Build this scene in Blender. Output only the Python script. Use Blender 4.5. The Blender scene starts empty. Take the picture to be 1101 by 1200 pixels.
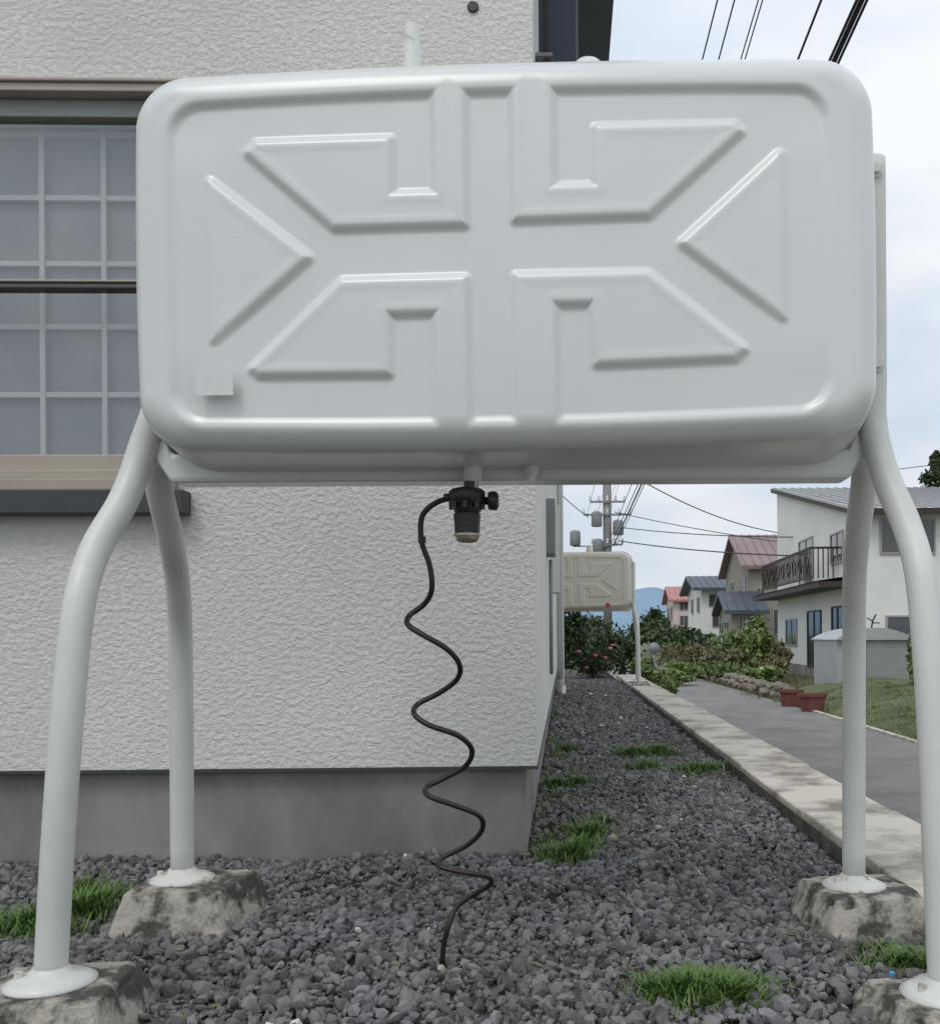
import bpy, math, random
import numpy as np
from mathutils import Vector, Matrix, noise
random.seed(7); rng=np.random.default_rng(7)
S=bpy.context.scene
YAW=math.radians(1.5)           # street / house direction
CAMZ=0.70; F=1128.0
def at(a,b,d):                  # survey reading (bearing, height, distance) -> metres
    return Vector(((a-690)*d/F, d, CAMZ-(b-745)*d/F))

# ------------------------------------------------------------ materials
def mat(name,col,rough=.6,metal=0.,var=0.,vscale=5.,bump=0.,bscale=50.,bdist=.01,island=None,detail=4,col2=None,spec=.5,stretch=None,pos=(.36,.62),tint=None):
    m=bpy.data.materials.new(name); m.use_nodes=True; nt=m.node_tree; N=nt.nodes; L=nt.links
    b=N['Principled BSDF']; b.inputs['Roughness'].default_value=rough; b.inputs['Metallic'].default_value=metal
    b.inputs['Specular IOR Level'].default_value=spec
    b.inputs['Base Color'].default_value=(*col,1)
    tc=N.new('ShaderNodeTexCoord'); src=tc.outputs['Object']
    if stretch:
        mp=N.new('ShaderNodeMapping'); mp.inputs['Scale'].default_value=stretch; L.new(src,mp.inputs['Vector']); src=mp.outputs[0]
    if island:
        g=N.new('ShaderNodeNewGeometry'); r=N.new('ShaderNodeValToRGB'); L.new(g.outputs['Random Per Island'],r.inputs[0])
        els=r.color_ramp.elements
        for i,c in enumerate(island):
            p=i/(len(island)-1)
            e=els[0] if i==0 else (els[1] if i==len(island)-1 else els.new(p))
            e.position=p; e.color=(*c,1)
        outc=r.outputs[0]
        if tint:
            n=N.new('ShaderNodeTexNoise'); n.inputs['Scale'].default_value=1.9; n.inputs['Detail'].default_value=3; L.new(src,n.inputs['Vector'])
            r2=N.new('ShaderNodeValToRGB'); r2.color_ramp.elements[0].position=.42; r2.color_ramp.elements[0].color=(1,1,1,1); r2.color_ramp.elements[1].position=.66; r2.color_ramp.elements[1].color=(*tint,1); L.new(n.outputs[0],r2.inputs[0])
            mm=N.new('ShaderNodeMix'); mm.data_type='RGBA'; mm.blend_type='MULTIPLY'; mm.inputs[0].default_value=1; L.new(outc,mm.inputs[6]); L.new(r2.outputs[0],mm.inputs[7]); outc=mm.outputs[2]
        L.new(outc,b.inputs['Base Color'])
    elif var>0 or col2:
        n=N.new('ShaderNodeTexNoise'); n.inputs['Scale'].default_value=vscale; n.inputs['Detail'].default_value=7; n.inputs['Roughness'].default_value=.65
        L.new(src,n.inputs['Vector'])
        r=N.new('ShaderNodeValToRGB'); L.new(n.outputs[0],r.inputs[0])
        c2=col2 or tuple(c*(1-var) for c in col)
        r.color_ramp.elements[0].position=pos[0]; r.color_ramp.elements[0].color=(*c2,1)
        r.color_ramp.elements[1].position=pos[1]; r.color_ramp.elements[1].color=(*col,1)
        L.new(r.outputs[0],b.inputs['Base Color'])
    if bump>0:
        n2=N.new('ShaderNodeTexNoise'); n2.inputs['Scale'].default_value=bscale; n2.inputs['Detail'].default_value=detail
        L.new(src,n2.inputs['Vector'])
        bp=N.new('ShaderNodeBump'); bp.inputs['Strength'].default_value=bump; bp.inputs['Distance'].default_value=bdist
        L.new(n2.outputs[0],bp.inputs['Height']); L.new(bp.outputs[0],b.inputs['Normal'])
    return m

def stucco():
    m=bpy.data.materials.new('stucco_white'); m.use_nodes=True; nt=m.node_tree; N=nt.nodes; L=nt.links; b=N['Principled BSDF']
    b.inputs['Roughness'].default_value=.7
    tc=N.new('ShaderNodeTexCoord')
    mp=N.new('ShaderNodeMapping'); mp.inputs['Scale'].default_value=(1,1,1.3); L.new(tc.outputs['Object'],mp.inputs[0])
    n=N.new('ShaderNodeTexNoise'); n.inputs['Scale'].default_value=52; n.inputs['Detail'].default_value=5; n.inputs['Roughness'].default_value=.62
    L.new(mp.outputs[0],n.inputs['Vector'])
    r=N.new('ShaderNodeMapRange'); r.inputs['From Min'].default_value=.42; r.inputs['From Max'].default_value=.75; L.new(n.outputs[0],r.inputs['Value'])
    bp=N.new('ShaderNodeBump'); bp.inputs['Strength'].default_value=.75; bp.inputs['Distance'].default_value=.0062
    L.new(r.outputs[0],bp.inputs['Height']); L.new(bp.outputs[0],b.inputs['Normal'])
    n3=N.new('ShaderNodeTexNoise'); n3.inputs['Scale'].default_value=1.1; n3.inputs['Detail'].default_value=7; L.new(tc.outputs['Object'],n3.inputs['Vector'])
    r3=N.new('ShaderNodeValToRGB'); r3.color_ramp.elements[0].position=.3; r3.color_ramp.elements[0].color=(.66,.66,.63,1)
    r3.color_ramp.elements[1].position=.6; r3.color_ramp.elements[1].color=(.76,.755,.715,1); L.new(n3.outputs[0],r3.inputs[0]); L.new(r3.outputs[0],b.inputs['Base Color'])
    return m

def tankpaint(name,col):
    m=mat(name,col,rough=.34,var=.05,vscale=2.2)
    nt=m.node_tree;N=nt.nodes;L=nt.links;b=N['Principled BSDF']
    b.inputs['Coat Weight'].default_value=.35; b.inputs['Coat Roughness'].default_value=.2
    tc=N.new('ShaderNodeTexCoord'); mp=N.new('ShaderNodeMapping'); mp.inputs['Scale'].default_value=(6,30,200); L.new(tc.outputs['Object'],mp.inputs[0])
    n=N.new('ShaderNodeTexNoise'); n.inputs['Scale'].default_value=1; n.inputs['Detail'].default_value=3; L.new(mp.outputs[0],n.inputs['Vector'])
    bp=N.new('ShaderNodeBump'); bp.inputs['Strength'].default_value=.18; bp.inputs['Distance'].default_value=.001
    L.new(n.outputs[0],bp.inputs['Height']); L.new(bp.outputs[0],b.inputs['Normal'])
    return m

M={}
M['tank']=tankpaint('tank_white_paint',(.72,.74,.73))
M['tank2']=tankpaint('tank_cream_paint',(.66,.62,.53))
M['leg']=mat('leg_white_paint',(.66,.675,.64),rough=.42,var=.08,vscale=9,bump=.15,bscale=90,bdist=.001)
M['rust']=mat('rusty_paint',(.64,.64,.59),rough=.6,col2=(.30,.19,.12),vscale=26,pos=(.33,.46))
M['stucco']=stucco()
M['found']=mat('foundation_concrete',(.30,.285,.265),rough=.85,col2=(.175,.17,.16),vscale=2.4,bump=.4,bscale=60,bdist=.004,stretch=(1,1,.55))
M['block']=mat('weathered_concrete',(.40,.37,.32),rough=.9,col2=(.065,.06,.05),vscale=12,bump=.8,bscale=55,bdist=.008,pos=(.43,.56))
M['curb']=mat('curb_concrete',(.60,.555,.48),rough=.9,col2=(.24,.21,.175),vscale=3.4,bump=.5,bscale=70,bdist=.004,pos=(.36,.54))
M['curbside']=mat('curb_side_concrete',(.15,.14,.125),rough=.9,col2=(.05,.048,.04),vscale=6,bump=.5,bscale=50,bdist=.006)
M['tan']=mat('beige_aluminium',(.40,.355,.295),rough=.4,var=.08,vscale=3)
M['pinkbeige']=mat('window_hood',(.44,.385,.345),rough=.45,var=.08)
M['darksill']=mat('dark_sill',(.055,.06,.065),rough=.5,var=.2)
M['bronze_rail']=mat('bronze_rail',(.10,.095,.09),rough=.45)
M['shoji']=mat('shoji_frame',(.50,.51,.47),rough=.6)
M['paper']=mat('shoji_paper',(.27,.29,.29),rough=.9,col2=(.17,.185,.195),vscale=1.2,pos=(.38,.6))
M['header']=mat('window_header',(.30,.31,.31),rough=.5)
M['black']=mat('black_metal',(.02,.02,.02),rough=.4,bump=.2,bscale=200)
M['bronze']=mat('filter_bowl',(.42,.36,.30),rough=.25,metal=.6,var=.3,vscale=40)
M['hose']=mat('fuel_line',(.024,.014,.013),rough=.45,var=.3,vscale=30)
st=[(.07,.07,.075),(.19,.192,.20),(.125,.122,.12),(.29,.29,.29),(.21,.185,.155),(.14,.145,.16),(.085,.08,.077),(.36,.355,.345),(.165,.16,.15),(.235,.235,.24)]
M['stones']=mat('crushed_stone',(.1,.1,.1),rough=.8,island=st,tint=(.86,.76,.64))
M['yard']=mat('gravel_bed',(.12,.11,.10),rough=.95,col2=(.05,.046,.042),vscale=60,bump=1,bscale=70,bdist=.02)
M['asphalt']=mat('asphalt',(.23,.222,.215),rough=.9,var=.3,vscale=1.5,bump=.3,bscale=90,bdist=.005)
M['ground']=mat('ground_earth',(.13,.14,.07),rough=1,col2=(.08,.095,.04),vscale=.8,bump=.5,bscale=8,bdist=.05)
M['grass']=mat('grass_blade',(.1,.2,.04),rough=.6,island=[(.08,.16,.03),(.15,.27,.06),(.21,.31,.09),(.12,.20,.04)])
M['leafd']=mat('leaf_dark',(.05,.1,.03),rough=.6,island=[(.02,.042,.014),(.045,.085,.025),(.03,.06,.02),(.08,.12,.04)])
M['leafl']=mat('leaf_light',(.1,.17,.05),rough=.6,island=[(.07,.12,.03),(.17,.26,.07),(.12,.20,.05),(.24,.32,.10)])
M['leafa']=mat('leaf_autumn',(.15,.12,.05),rough=.7,island=[(.08,.10,.035),(.19,.16,.07),(.11,.13,.04),(.23,.18,.11)])
M['flower']=mat('petal',(.6,.15,.2),island=[(.6,.08,.12),(.7,.3,.4)])
M['bark']=mat('bark',(.08,.065,.05),rough=.95,var=.4,vscale=10)
M['wwall']=mat('white_siding',(.80,.80,.77),rough=.8,var=.08,vscale=.6)
M['pwall']=mat('pink_siding',(.66,.55,.53),rough=.8,var=.1,vscale=.6)
M['gwall']=mat('greige_siding',(.31,.29,.25),rough=.85,var=.15,vscale=.8)
M['roofg']=mat('grey_metal_roof',(.36,.36,.36),rough=.5,var=.2,vscale=1)
M['roofr']=mat('redbrown_metal_roof',(.26,.18,.175),rough=.5,var=.2,vscale=1)
M['roofred']=mat('red_metal_roof',(.45,.19,.17),rough=.5,var=.2,vscale=1)
M['roofb']=mat('blue_metal_roof',(.07,.09,.115),rough=.5,var=.2,vscale=1)
M['wood']=mat('dark_brown_trim',(.05,.035,.03),rough=.6)
M['winglass']=mat('dark_window_glass',(.06,.07,.08),rough=.08,spec=.8)
M['winframe']=mat('window_frame_grey',(.35,.34,.33),rough=.4)
M['shed']=mat('shed_metal',(.40,.42,.42),rough=.45,var=.12,vscale=2)
M['planter']=mat('planter_red',(.20,.065,.06),rough=.7,var=.3,vscale=6)
M['navy']=mat('navy_frame',(.025,.04,.075),rough=.4)
M['pipe']=mat('pvc_white',(.65,.65,.62),rough=.4)
M['grey']=mat('grey_metal',(.25,.26,.27),rough=.5,var=.2)
M['pole']=mat('pole_concrete',(.28,.27,.26),rough=.9,var=.2,vscale=3)
M['wire']=mat('cable_black',(.015,.015,.018),rough=.5)
M['stone']=mat('rubble_stone',(.3,.28,.25),rough=.9,island=[(.18,.16,.13),(.30,.27,.23),(.13,.12,.10),(.24,.21,.18)],bump=.5,bscale=12)
M['label']=mat('label_paper',(.71,.73,.72),rough=.5,col2=(.67,.69,.68),vscale=60)
M['red']=mat('red_label',(.5,.05,.04))
M['blue']=mat('blue_plastic',(.05,.30,.5),rough=.4)
M['pvcgrey']=mat('vent_cap',(.72,.73,.70),rough=.4,col2=(.30,.31,.31),vscale=30,pos=(.32,.45))
g=bpy.data.materials.new('window_glass'); g.use_nodes=True; nt=g.node_tree; nt.nodes.clear()
o=nt.nodes.new('ShaderNodeOutputMaterial'); mx=nt.nodes.new('ShaderNodeMixShader'); t=nt.nodes.new('ShaderNodeBsdfTransparent'); gl=nt.nodes.new('ShaderNodeBsdfGlossy')
t.inputs[0].default_value=(.82,.84,.84,1); gl.inputs['Roughness'].default_value=.03; gl.inputs[0].default_value=(.92,.95,1,1); mx.inputs[0].default_value=.16
nt.links.new(t.outputs[0],mx.inputs[1]); nt.links.new(gl.outputs[0],mx.inputs[2]); nt.links.new(mx.outputs[0],o.inputs[0]); M['glass']=g
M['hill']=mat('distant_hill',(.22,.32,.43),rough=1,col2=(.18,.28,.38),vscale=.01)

# ------------------------------------------------------------ mesh builder
class MB:
    def __init__(s): s.v=[]; s.f=[]; s.m=[]; s.sm=[]; s.mats=[]
    def mi(s,k):
        if k not in s.mats: s.mats.append(k)
        return s.mats.index(k)
    def add(s,vs,fs,k,smooth=False):
        o=len(s.v); s.v+= [tuple(v) for v in vs]; i=s.mi(k)
        for f in fs: s.f.append([o+q for q in f]); s.m.append(i); s.sm.append(smooth)
        return s
    def box(s,a,b,k):
        x0,y0,z0=a; x1,y1,z1=b
        return s.add([(x0,y0,z0),(x1,y0,z0),(x1,y1,z0),(x0,y1,z0),(x0,y0,z1),(x1,y0,z1),(x1,y1,z1),(x0,y1,z1)],
            [(0,3,2,1),(4,5,6,7),(0,1,5,4),(1,2,6,5),(2,3,7,6),(3,0,4,7)],k)
    def lathe(s,c,prof,k,n=24,axis='Z',smooth=True):
        c=Vector(c); vs=[];fs=[]
        for r,h in prof:
            for i in range(n):
                a=2*math.pi*i/n; p=(r*math.cos(a),r*math.sin(a),h)
                if axis=='X': p=(p[2],p[0],p[1])
                if axis=='Y': p=(p[0],p[2],p[1])
                vs.append(c+Vector(p))
        m=len(prof)
        for j in range(m-1):
            for i in range(n): fs.append((j*n+i,j*n+(i+1)%n,(j+1)*n+(i+1)%n,(j+1)*n+i))
        s.add(vs,fs,k,smooth); s.add([vs[i] for i in range(n)],[list(range(n))[::-1]],k); s.add([vs[(m-1)*n+i] for i in range(n)],[list(range(n))],k)
        return s
    def tube(s,pts,r,k,n=12,sub=6,smooth=True):
        P=[Vector(p) for p in pts]
        if sub>1 and len(P)>2:
            Q=[]; E=[P[0]*2-P[1]]+P+[P[-1]*2-P[-2]]
            for i in range(1,len(E)-2):
                for j in range(sub):
                    t=j/sub; a,b,c,d=E[i-1],E[i],E[i+1],E[i+2]
                    Q.append(.5*((2*b)+(c-a)*t+(2*a-5*b+4*c-d)*t*t+(3*b-a-3*c+d)*t**3))
            Q.append(P[-1]); P=Q
        vs=[];fs=[]; T=(P[1]-P[0]).normalized(); U=T.orthogonal().normalized()
        for i,p in enumerate(P):
            t=(P[min(i+1,len(P)-1)]-P[max(i-1,0)]).normalized()
            U=(U-t*U.dot(t)).normalized(); W=t.cross(U)
            rr=r if not callable(r) else r(i/(len(P)-1))
            for q in range(n):
                a=2*math.pi*q/n; vs.append(p+rr*(U*math.cos(a)+W*math.sin(a)))
        for j in range(len(P)-1):
            for i in range(n): fs.append((j*n+i,j*n+(i+1)%n,(j+1)*n+(i+1)%n,(j+1)*n+i))
        fs.append(list(range(n))[::-1]); fs.append([(len(P)-1)*n+i for i in range(n)])
        return s.add(vs,fs,k,smooth)
    def obj(s,name,parent=None,rotz=0,bevel=0,loc=None):
        me=bpy.data.meshes.new(name); me.from_pydata(s.v,[],s.f)
        for k in s.mats: me.materials.append(M[k])
        me.polygons.foreach_set('material_index',s.m); me.polygons.foreach_set('use_smooth',s.sm); me.update()
        ob=bpy.data.objects.new(name,me); S.collection.objects.link(ob)
        if parent: ob.parent=parent
        ob.rotation_euler[2]=rotz
        if loc: ob.location=loc
        if bevel:
            b=ob.modifiers.new('b','BEVEL'); b.width=bevel; b.segments=2; b.limit_method='ANGLE'; b.angle_limit=math.radians(50)
        return ob
def empty(name,loc=(0,0,0),rotz=0):
    e=bpy.data.objects.new(name,None); S.collection.objects.link(e); e.location=loc; e.rotation_euler[2]=rotz; e.empty_display_size=.1; return e
def npmesh(name,V,Fc,k,smooth=False,parent=None,rotz=0):
    me=bpy.data.meshes.new(name); nv=len(V); nf,w=Fc.shape
    me.vertices.add(nv); me.vertices.foreach_set('co',V.astype(np.float32).ravel())
    me.loops.add(nf*w); me.loops.foreach_set('vertex_index',Fc.astype(np.int32).ravel())
    me.polygons.add(nf); me.polygons.foreach_set('loop_start',np.arange(0,nf*w,w,dtype=np.int32))
    me.update(calc_edges=True); me.validate()
    me.polygons.foreach_set('use_smooth',np.full(len(me.polygons),smooth)); me.materials.append(M[k])
    ob=bpy.data.objects.new(name,me); S.collection.objects.link(ob); ob.rotation_euler[2]=rotz
    if parent: ob.parent=parent
    return ob

# ------------------------------------------------------------ oil tank shell
def rr(n,a,b,r):
    out=[]
    nx=int(n*.30); nz=int(n*.13); na=(n-2*nx-2*nz)//4
    for i in range(nx): t=i/nx; out.append((-(a-r)+2*(a-r)*t,b))
    for i in range(na): t=math.pi/2*(1-i/na); out.append((a-r+r*math.cos(t),b-r+r*math.sin(t)))
    for i in range(nz): t=i/nz; out.append((a,(b-r)-2*(b-r)*t))
    for i in range(na): t=-math.pi/2*i/na; out.append((a-r+r*math.cos(t),-(b-r)+r*math.sin(t)))
    for i in range(nx): t=i/nx; out.append(((a-r)-2*(a-r)*t,-b))
    for i in range(na): t=-math.pi/2-math.pi/2*i/na; out.append((-(a-r)+r*math.cos(t),-(b-r)+r*math.sin(t)))
    for i in range(nz): t=i/nz; out.append((-a,-(b-r)+2*(b-r)*t))
    for i in range(na): t=math.pi-math.pi/2*i/na; out.append((-(a-r)+r*math.cos(t),(b-r)+r*math.sin(t)))
    return np.array(out)
def poly_sdf(X,Z,P):
    d=np.full(X.shape,1e9); s=np.ones(X.shape); n=len(P); j=n-1
    for i in range(n):
        ax,az=P[i];bx,bz=P[j]; ex,ez=bx-ax,bz-az; wx,wz=X-ax,Z-az
        t=np.clip((wx*ex+wz*ez)/(ex*ex+ez*ez),0,1); d=np.minimum(d,(wx-ex*t)**2+(wz-ez*t)**2)
        c1=Z>=az;c2=Z<bz;c3=ex*wz>ez*wx
        s=np.where((c1&c2&c3)|(~c1&~c2&~c3),-s,s); j=i
    return s*np.sqrt(d)
def L(px): return [((x-592.5)/652,(299-y)/652) for x,y in px]
PL=[L([(519,60),(519,226),(464,226),(464,160),(306,160),(296,170),(398,261),(551,261),(551,60)]),
    L([(551,540),(551,326),(406,326),(298,425),(306,431),(459,433),(459,363),(518,363),(518,540)]),
    L([(611,60),(611,257),(766,255),(874,160),(868,153),(708,153),(706,222),(654,222),(654,60)]),
    L([(654,540),(654,356),(700,356),(704,427),(864,423),(875,414),(764,325),(611,325),(611,540)]),
    L([(250,204),(365,296),(252,389)]),
    L([(920,188),(806,290),(921,377)])]
ZS=.013
def tank_shell(name,n,rings,parent,matk):
    A,B,R,fr=.676,.343,.098,.055
    YF=-.22
    def bow(p,a,b,k):
        x=p[:,0];z=p[:,1]
        return np.stack([x*(1+.010*k*(1-np.clip(z/b,-1,1)**2)), z*(1+.040*k*(1-np.clip(x/a,-1,1)**2))],1)
    ringsL=[]
    def ring(m,d,y,dz=None,k=1.): 
        dz=d if dz is None else dz
        p=rr(n,A+d,B+dz,max(.04,R+d))*m; q=bow(p,A+d,B+dz,k); ringsL.append((q,np.full(len(q),y)))
    for i in range(1,rings+1): ring(i/rings,-fr,YF)
    for i in range(1,13):
        a=math.pi/2*i/12; ring(1,-fr+fr*math.sin(a),YF+fr*(1-math.cos(a)))
    for i in range(1,9):
        t=i/8; ring(1,.028*t**.8,YF+fr+(-YF-fr-.004)*t,.022*t**.9,1-.8*t)
    ring(1,.029,-.004,.023,.2); ring(1,.036,-.0035,.030,.2); ring(1,.038,0,.032,.2); ring(1,.036,.0035,.030,.2); ring(1,.029,.004,.023,.2)
    for i in range(8,-1,-1):
        t=i/8; ring(1,.028*t**.8,.22-fr-(.22-fr-.004)*t,.022*t**.9,1-.8*t)
    for i in range(11,-1,-1):
        a=math.pi/2*i/12; ring(1,-fr+fr*math.sin(a),.22-fr*(1-math.cos(a)))
    for i in range(rings//8,0,-1): ring(i/(rings//8+1),-fr,.22)
    k=len(ringsL[0][0])
    X=np.concatenate([q[0][:,0] for q in ringsL]); Z=np.concatenate([q[0][:,1] for q in ringsL]); Y=np.concatenate([q[1] for q in ringsL])
    ZL=Z+ZS; UX=X; UZ=ZL/(1+.045*(1-np.clip(X/.655,-1,1)**2))
    rb=.055; qx=np.abs(UX+.006)-(.590-rb); qz=np.abs(UZ)-(.282-rb)
    box=np.sqrt(np.maximum(qx,0)**2+np.maximum(qz,0)**2)+np.minimum(np.maximum(qx,qz),0)-rb
    raised=-box
    for P in PL: raised=np.minimum(raised,poly_sdf(X,ZL,P)-.006)
    w=.0120; t=np.clip((-raised+w)/(2*w),0,1); t=t*t*t*(t*(6*t-15)+10)
    dome=.010*np.clip(1-(X/A)**2,0,1)*np.clip(1-(Z/B)**2,0,1)
    crown=.0008*np.exp(-((raised+.014)/.009)**2)
    sm=lambda v:(lambda u:u*u*(3-2*u))(np.clip(v,0,1))
    depth=.0095*(1-.45*sm((np.abs(X)-.42)/.16)*sm((.27-np.abs(ZL))/.12))
    front=Y<-.10
    Y=np.where(front,Y+(depth*(1-t)-dome-crown*(Y<YF+.01)),Y)
    V=np.stack([X,Y,Z],1)
    nr=len(ringsL); idx=np.arange(nr*k).reshape(nr,k)
    a=idx[:-1];b=idx[1:]
    Fq=np.stack([a,np.roll(a,-1,1),np.roll(b,-1,1),b],-1).reshape(-1,4)
    c0=len(V); V=np.vstack([V,[[0,V[:k,1].mean(),0]],[[0,.22,0]]])
    me=bpy.data.meshes.new(name)
    faces=[tuple(f) for f in Fq.tolist()]+[(c0,int(idx[0][(i+1)%k]),int(idx[0][i])) for i in range(k)]+[(c0+1,int(idx[-1][i]),int(idx[-1][(i+1)%k])) for i in range(k)]
    me.from_pydata(V.tolist(),[],faces); me.polygons.foreach_set('use_smooth',[True]*len(faces)); me.materials.append(M[matk]); me.update()
    ob=bpy.data.objects.new(name,me); S.collection.objects.link(ob); ob.parent=parent
    return ob

O=Vector((-.15,1.95,0))
def legs_tank(name,loc,n,rings,mk):
    e=empty(name,loc)
    sh=tank_shell('shell',n,rings,e,mk); sh.location=(0,0,CAMZ+(745-299)*1.73/F+ZS); sh.rotation_euler=(0,math.radians(-.5),math.radians(-1.4))
    lk='leg'
    def leg(nm,top_x,pix):
        mb=MB()
        y0=pix[0][2]-O.y
        pts=[Vector((top_x,y0,1.64)),Vector((top_x,y0,1.45)),Vector((top_x,y0,1.22))]+[at(*p)-O for p in pix]
        mb.tube(pts,.0275,lk,n=20,sub=8)
        foot=pts[-1]
        mb.lathe((foot.x,foot.y,foot.z-.012),[(.075,0),(.076,.004),(.060,.012),(.036,.020),(.029,.030)],'rust' if 'rear' in nm else lk,n=28)
        mb.lathe((foot.x-.045,foot.y-.02,foot.z-.006),[(.008,0),(.008,.02)],'rust',n=6)
        for z in (1.607,1.227):
            mb.lathe((top_x,y0-.026,z),[(.015,-.006),(.015,.0)],lk,n=16,axis='Y')
            mb.lathe((top_x,y0-.032,z),[(.009,-.008),(.009,.0)],lk,n=6,axis='Y',smooth=False)
        mb.obj(nm,e)
    leg('front_leg_a',-.69,[(168,525,1.91),(146,583,1.87),(113,640,1.81),(93,705,1.75),(79,830,1.72),(67,980,1.71),(57,1140,1.71)])
    leg('front_leg_b',.715,[(1024,500,1.91),(1038,560,1.88),(1063,620,1.83),(1079,685,1.77),(1090,830,1.73),(1097,1000,1.71),(1103,1160,1.70)])
    leg('rear_leg_a',-.69,[(184,520,1.99),(188,570,2.03),(200,625,2.12),(209,685,2.24),(212,780,2.33),(212,1022,2.36)])
    leg('rear_leg_b',.705,[(1013,520,1.99),(1013,565,2.03),(1006,620,2.12),(1001,685,2.24),(1000,780,2.32),(998,1034,2.33)])
    mb=MB()
    for sx in (-1,1):
        mb.box((sx*.703-.004,-.06,1.18),(sx*.703+.004,.06,1.64),mk)
    mb.lathe(((556-690)*1.9/F-O.x,-.06,.985),[(.018,.06),(.018,.02),(.011,.018),(.011,-.01)],mk,n=16)
    mb.lathe(((624-690)*1.9/F-O.x,-.06,1.005),[(.014,.05),(.014,.012),(.009,.01),(.009,.0)],mk,n=16)
    mb.lathe(((693-690)*1.95/F-O.x,0,1.73),[(.036,0),(.036,.118),(.024,.130)],mk,n=24)
    mb.lathe(((487-690)*1.95/F-O.x,0,1.75),[(.019,0),(.0180,.12),(.0150,.17),(.0148,.188)],'pvcgrey',n=20)
    mb.obj('fittings',e)
    # base channel joining the two leg frames under the tank
    mb=MB(); zt,zb_=1.068,1.010; xa,xb=-.715,.700
    prof=[(-.035,zb_),(-.035,zt),(.035,zt),(.035,zb_)]
    xs=[xa,xa+.035,xb-.03,xb]
    vs=[];fs=[]
    for x in xs:
        lift=.05 if x in (xa,xb) else 0
        for (y,z) in prof: vs.append((x,y,z+(lift if z==zb_ else lift+.03 if lift else 0)))
    for j in range(3):
        for i in range(4): fs.append((j*4+i,j*4+(i+1)%4,(j+1)*4+(i+1)%4,(j+1)*4+i))
    fs+=[(0,1,2,3),(15,14,13,12)]
    mb.add(vs,fs,mk); mb.obj('base_channel',e,bevel=.007)
    return e,sh
tank,shell=legs_tank('heating_oil_tank',O,1300,190,'tank')
tank2,shell2=legs_tank('heating_oil_tank.001',O+Vector((-.0,10.4,0)),500,70,'tank2')
mb=MB(); mb.box((.0,-.0006,.0),(.068,.0,.048),'label'); lb=mb.obj('label_sticker',tank); lb.location=at(230,460,1.725)-O+Vector((0,.0045,0)); lb.rotation_euler[2]=math.radians(-1.4)
mb=MB(); mb.box((0,0,0),(.05,.002,.05),'red'); lb=mb.obj('warning_sticker',tank2); lb.location=(.36,-.232,1.06)

# fuel filter
fx=(548-690)*1.89/F; e=empty('oil_strainer_filter',(fx,1.89,0))
zf=lambda y: CAMZ-(y-745)*1.9/F
mb=MB()
mb.lathe((.008,0,zf(573)),[(.014,0),(.014,.02),(.010,.02),(.010,.035)],'black',n=6,smooth=False)
mb.lathe((0,0,zf(602)),[(.022,0),(.026,.004),(.026,.018),(.036,.022),(.036,.042),(.03,.048),(.014,.052)],'black',n=24)
for i in range(8):
    a=i*math.pi/4; mb.box((.031*math.cos(a)-.004,.031*math.sin(a)-.004,zf(597)),(.031*math.cos(a)+.004,.031*math.sin(a)+.004,zf(576)),'black')
mb.lathe((.02,0,zf(587)),[(.008,0),(.008,.022),(.017,.022),(.019,.030),(.018,.038),(.012,.042)],'black',n=14,axis='X')
mb.lathe((-.02,0,zf(583)),[(.008,-.025),(.008,0)],'black',n=12,axis='X')
mb.obj('body',e)
mb=MB(); mb.lathe((0,0,zf(636)),[(.010,0),(.020,.003),(.0235,.010),(.024,.020)],'bronze',n=24)
mb.lathe((0,0,zf(625)),[(.0245,.0),(.0255,.02),(.027,.038)],'black',n=24)
mb.lathe((0,0,zf(628)),[(.0262,.0),(.0262,.004)],'bronze',n=24); mb.obj('bowl',e)
pp=[(530,582),(514,587),(500,597),(494,610),(495,635),(504,662),(506,690),(497,707),(480,720),(478,731),(496,743),(524,760),(538,778),(535,795),(514,811),(489,824),(485,836),(503,849),(536,861),(552,878),(544,897),(517,912),(498,922),(502,932),(532,943),(560,955),(563,972),(545,990),(517,1004),(513,1014),(540,1021),(568,1026),(573,1035),(553,1047),(533,1062),(523,1085),(517,1110),(516,1140)]
pts=[]
for i,(x,y) in enumerate(pp):
    d=1.89+.13*(y-582)/558
    nx=pp[min(i+1,len(pp)-1)][0]-pp[max(i-1,0)][0]
    off=0 if y<700 or y>1080 else -.028*max(-1,min(1,nx/40))
    pts.append(at(x,y,d+off))
mb=MB(); mb.tube(pts,.0056,'hose',n=10,sub=6); mb.lathe(pts[4],[(.008,0),(.008,.012)],'hose',n=8); mb.obj('copper_fuel_line')

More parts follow.
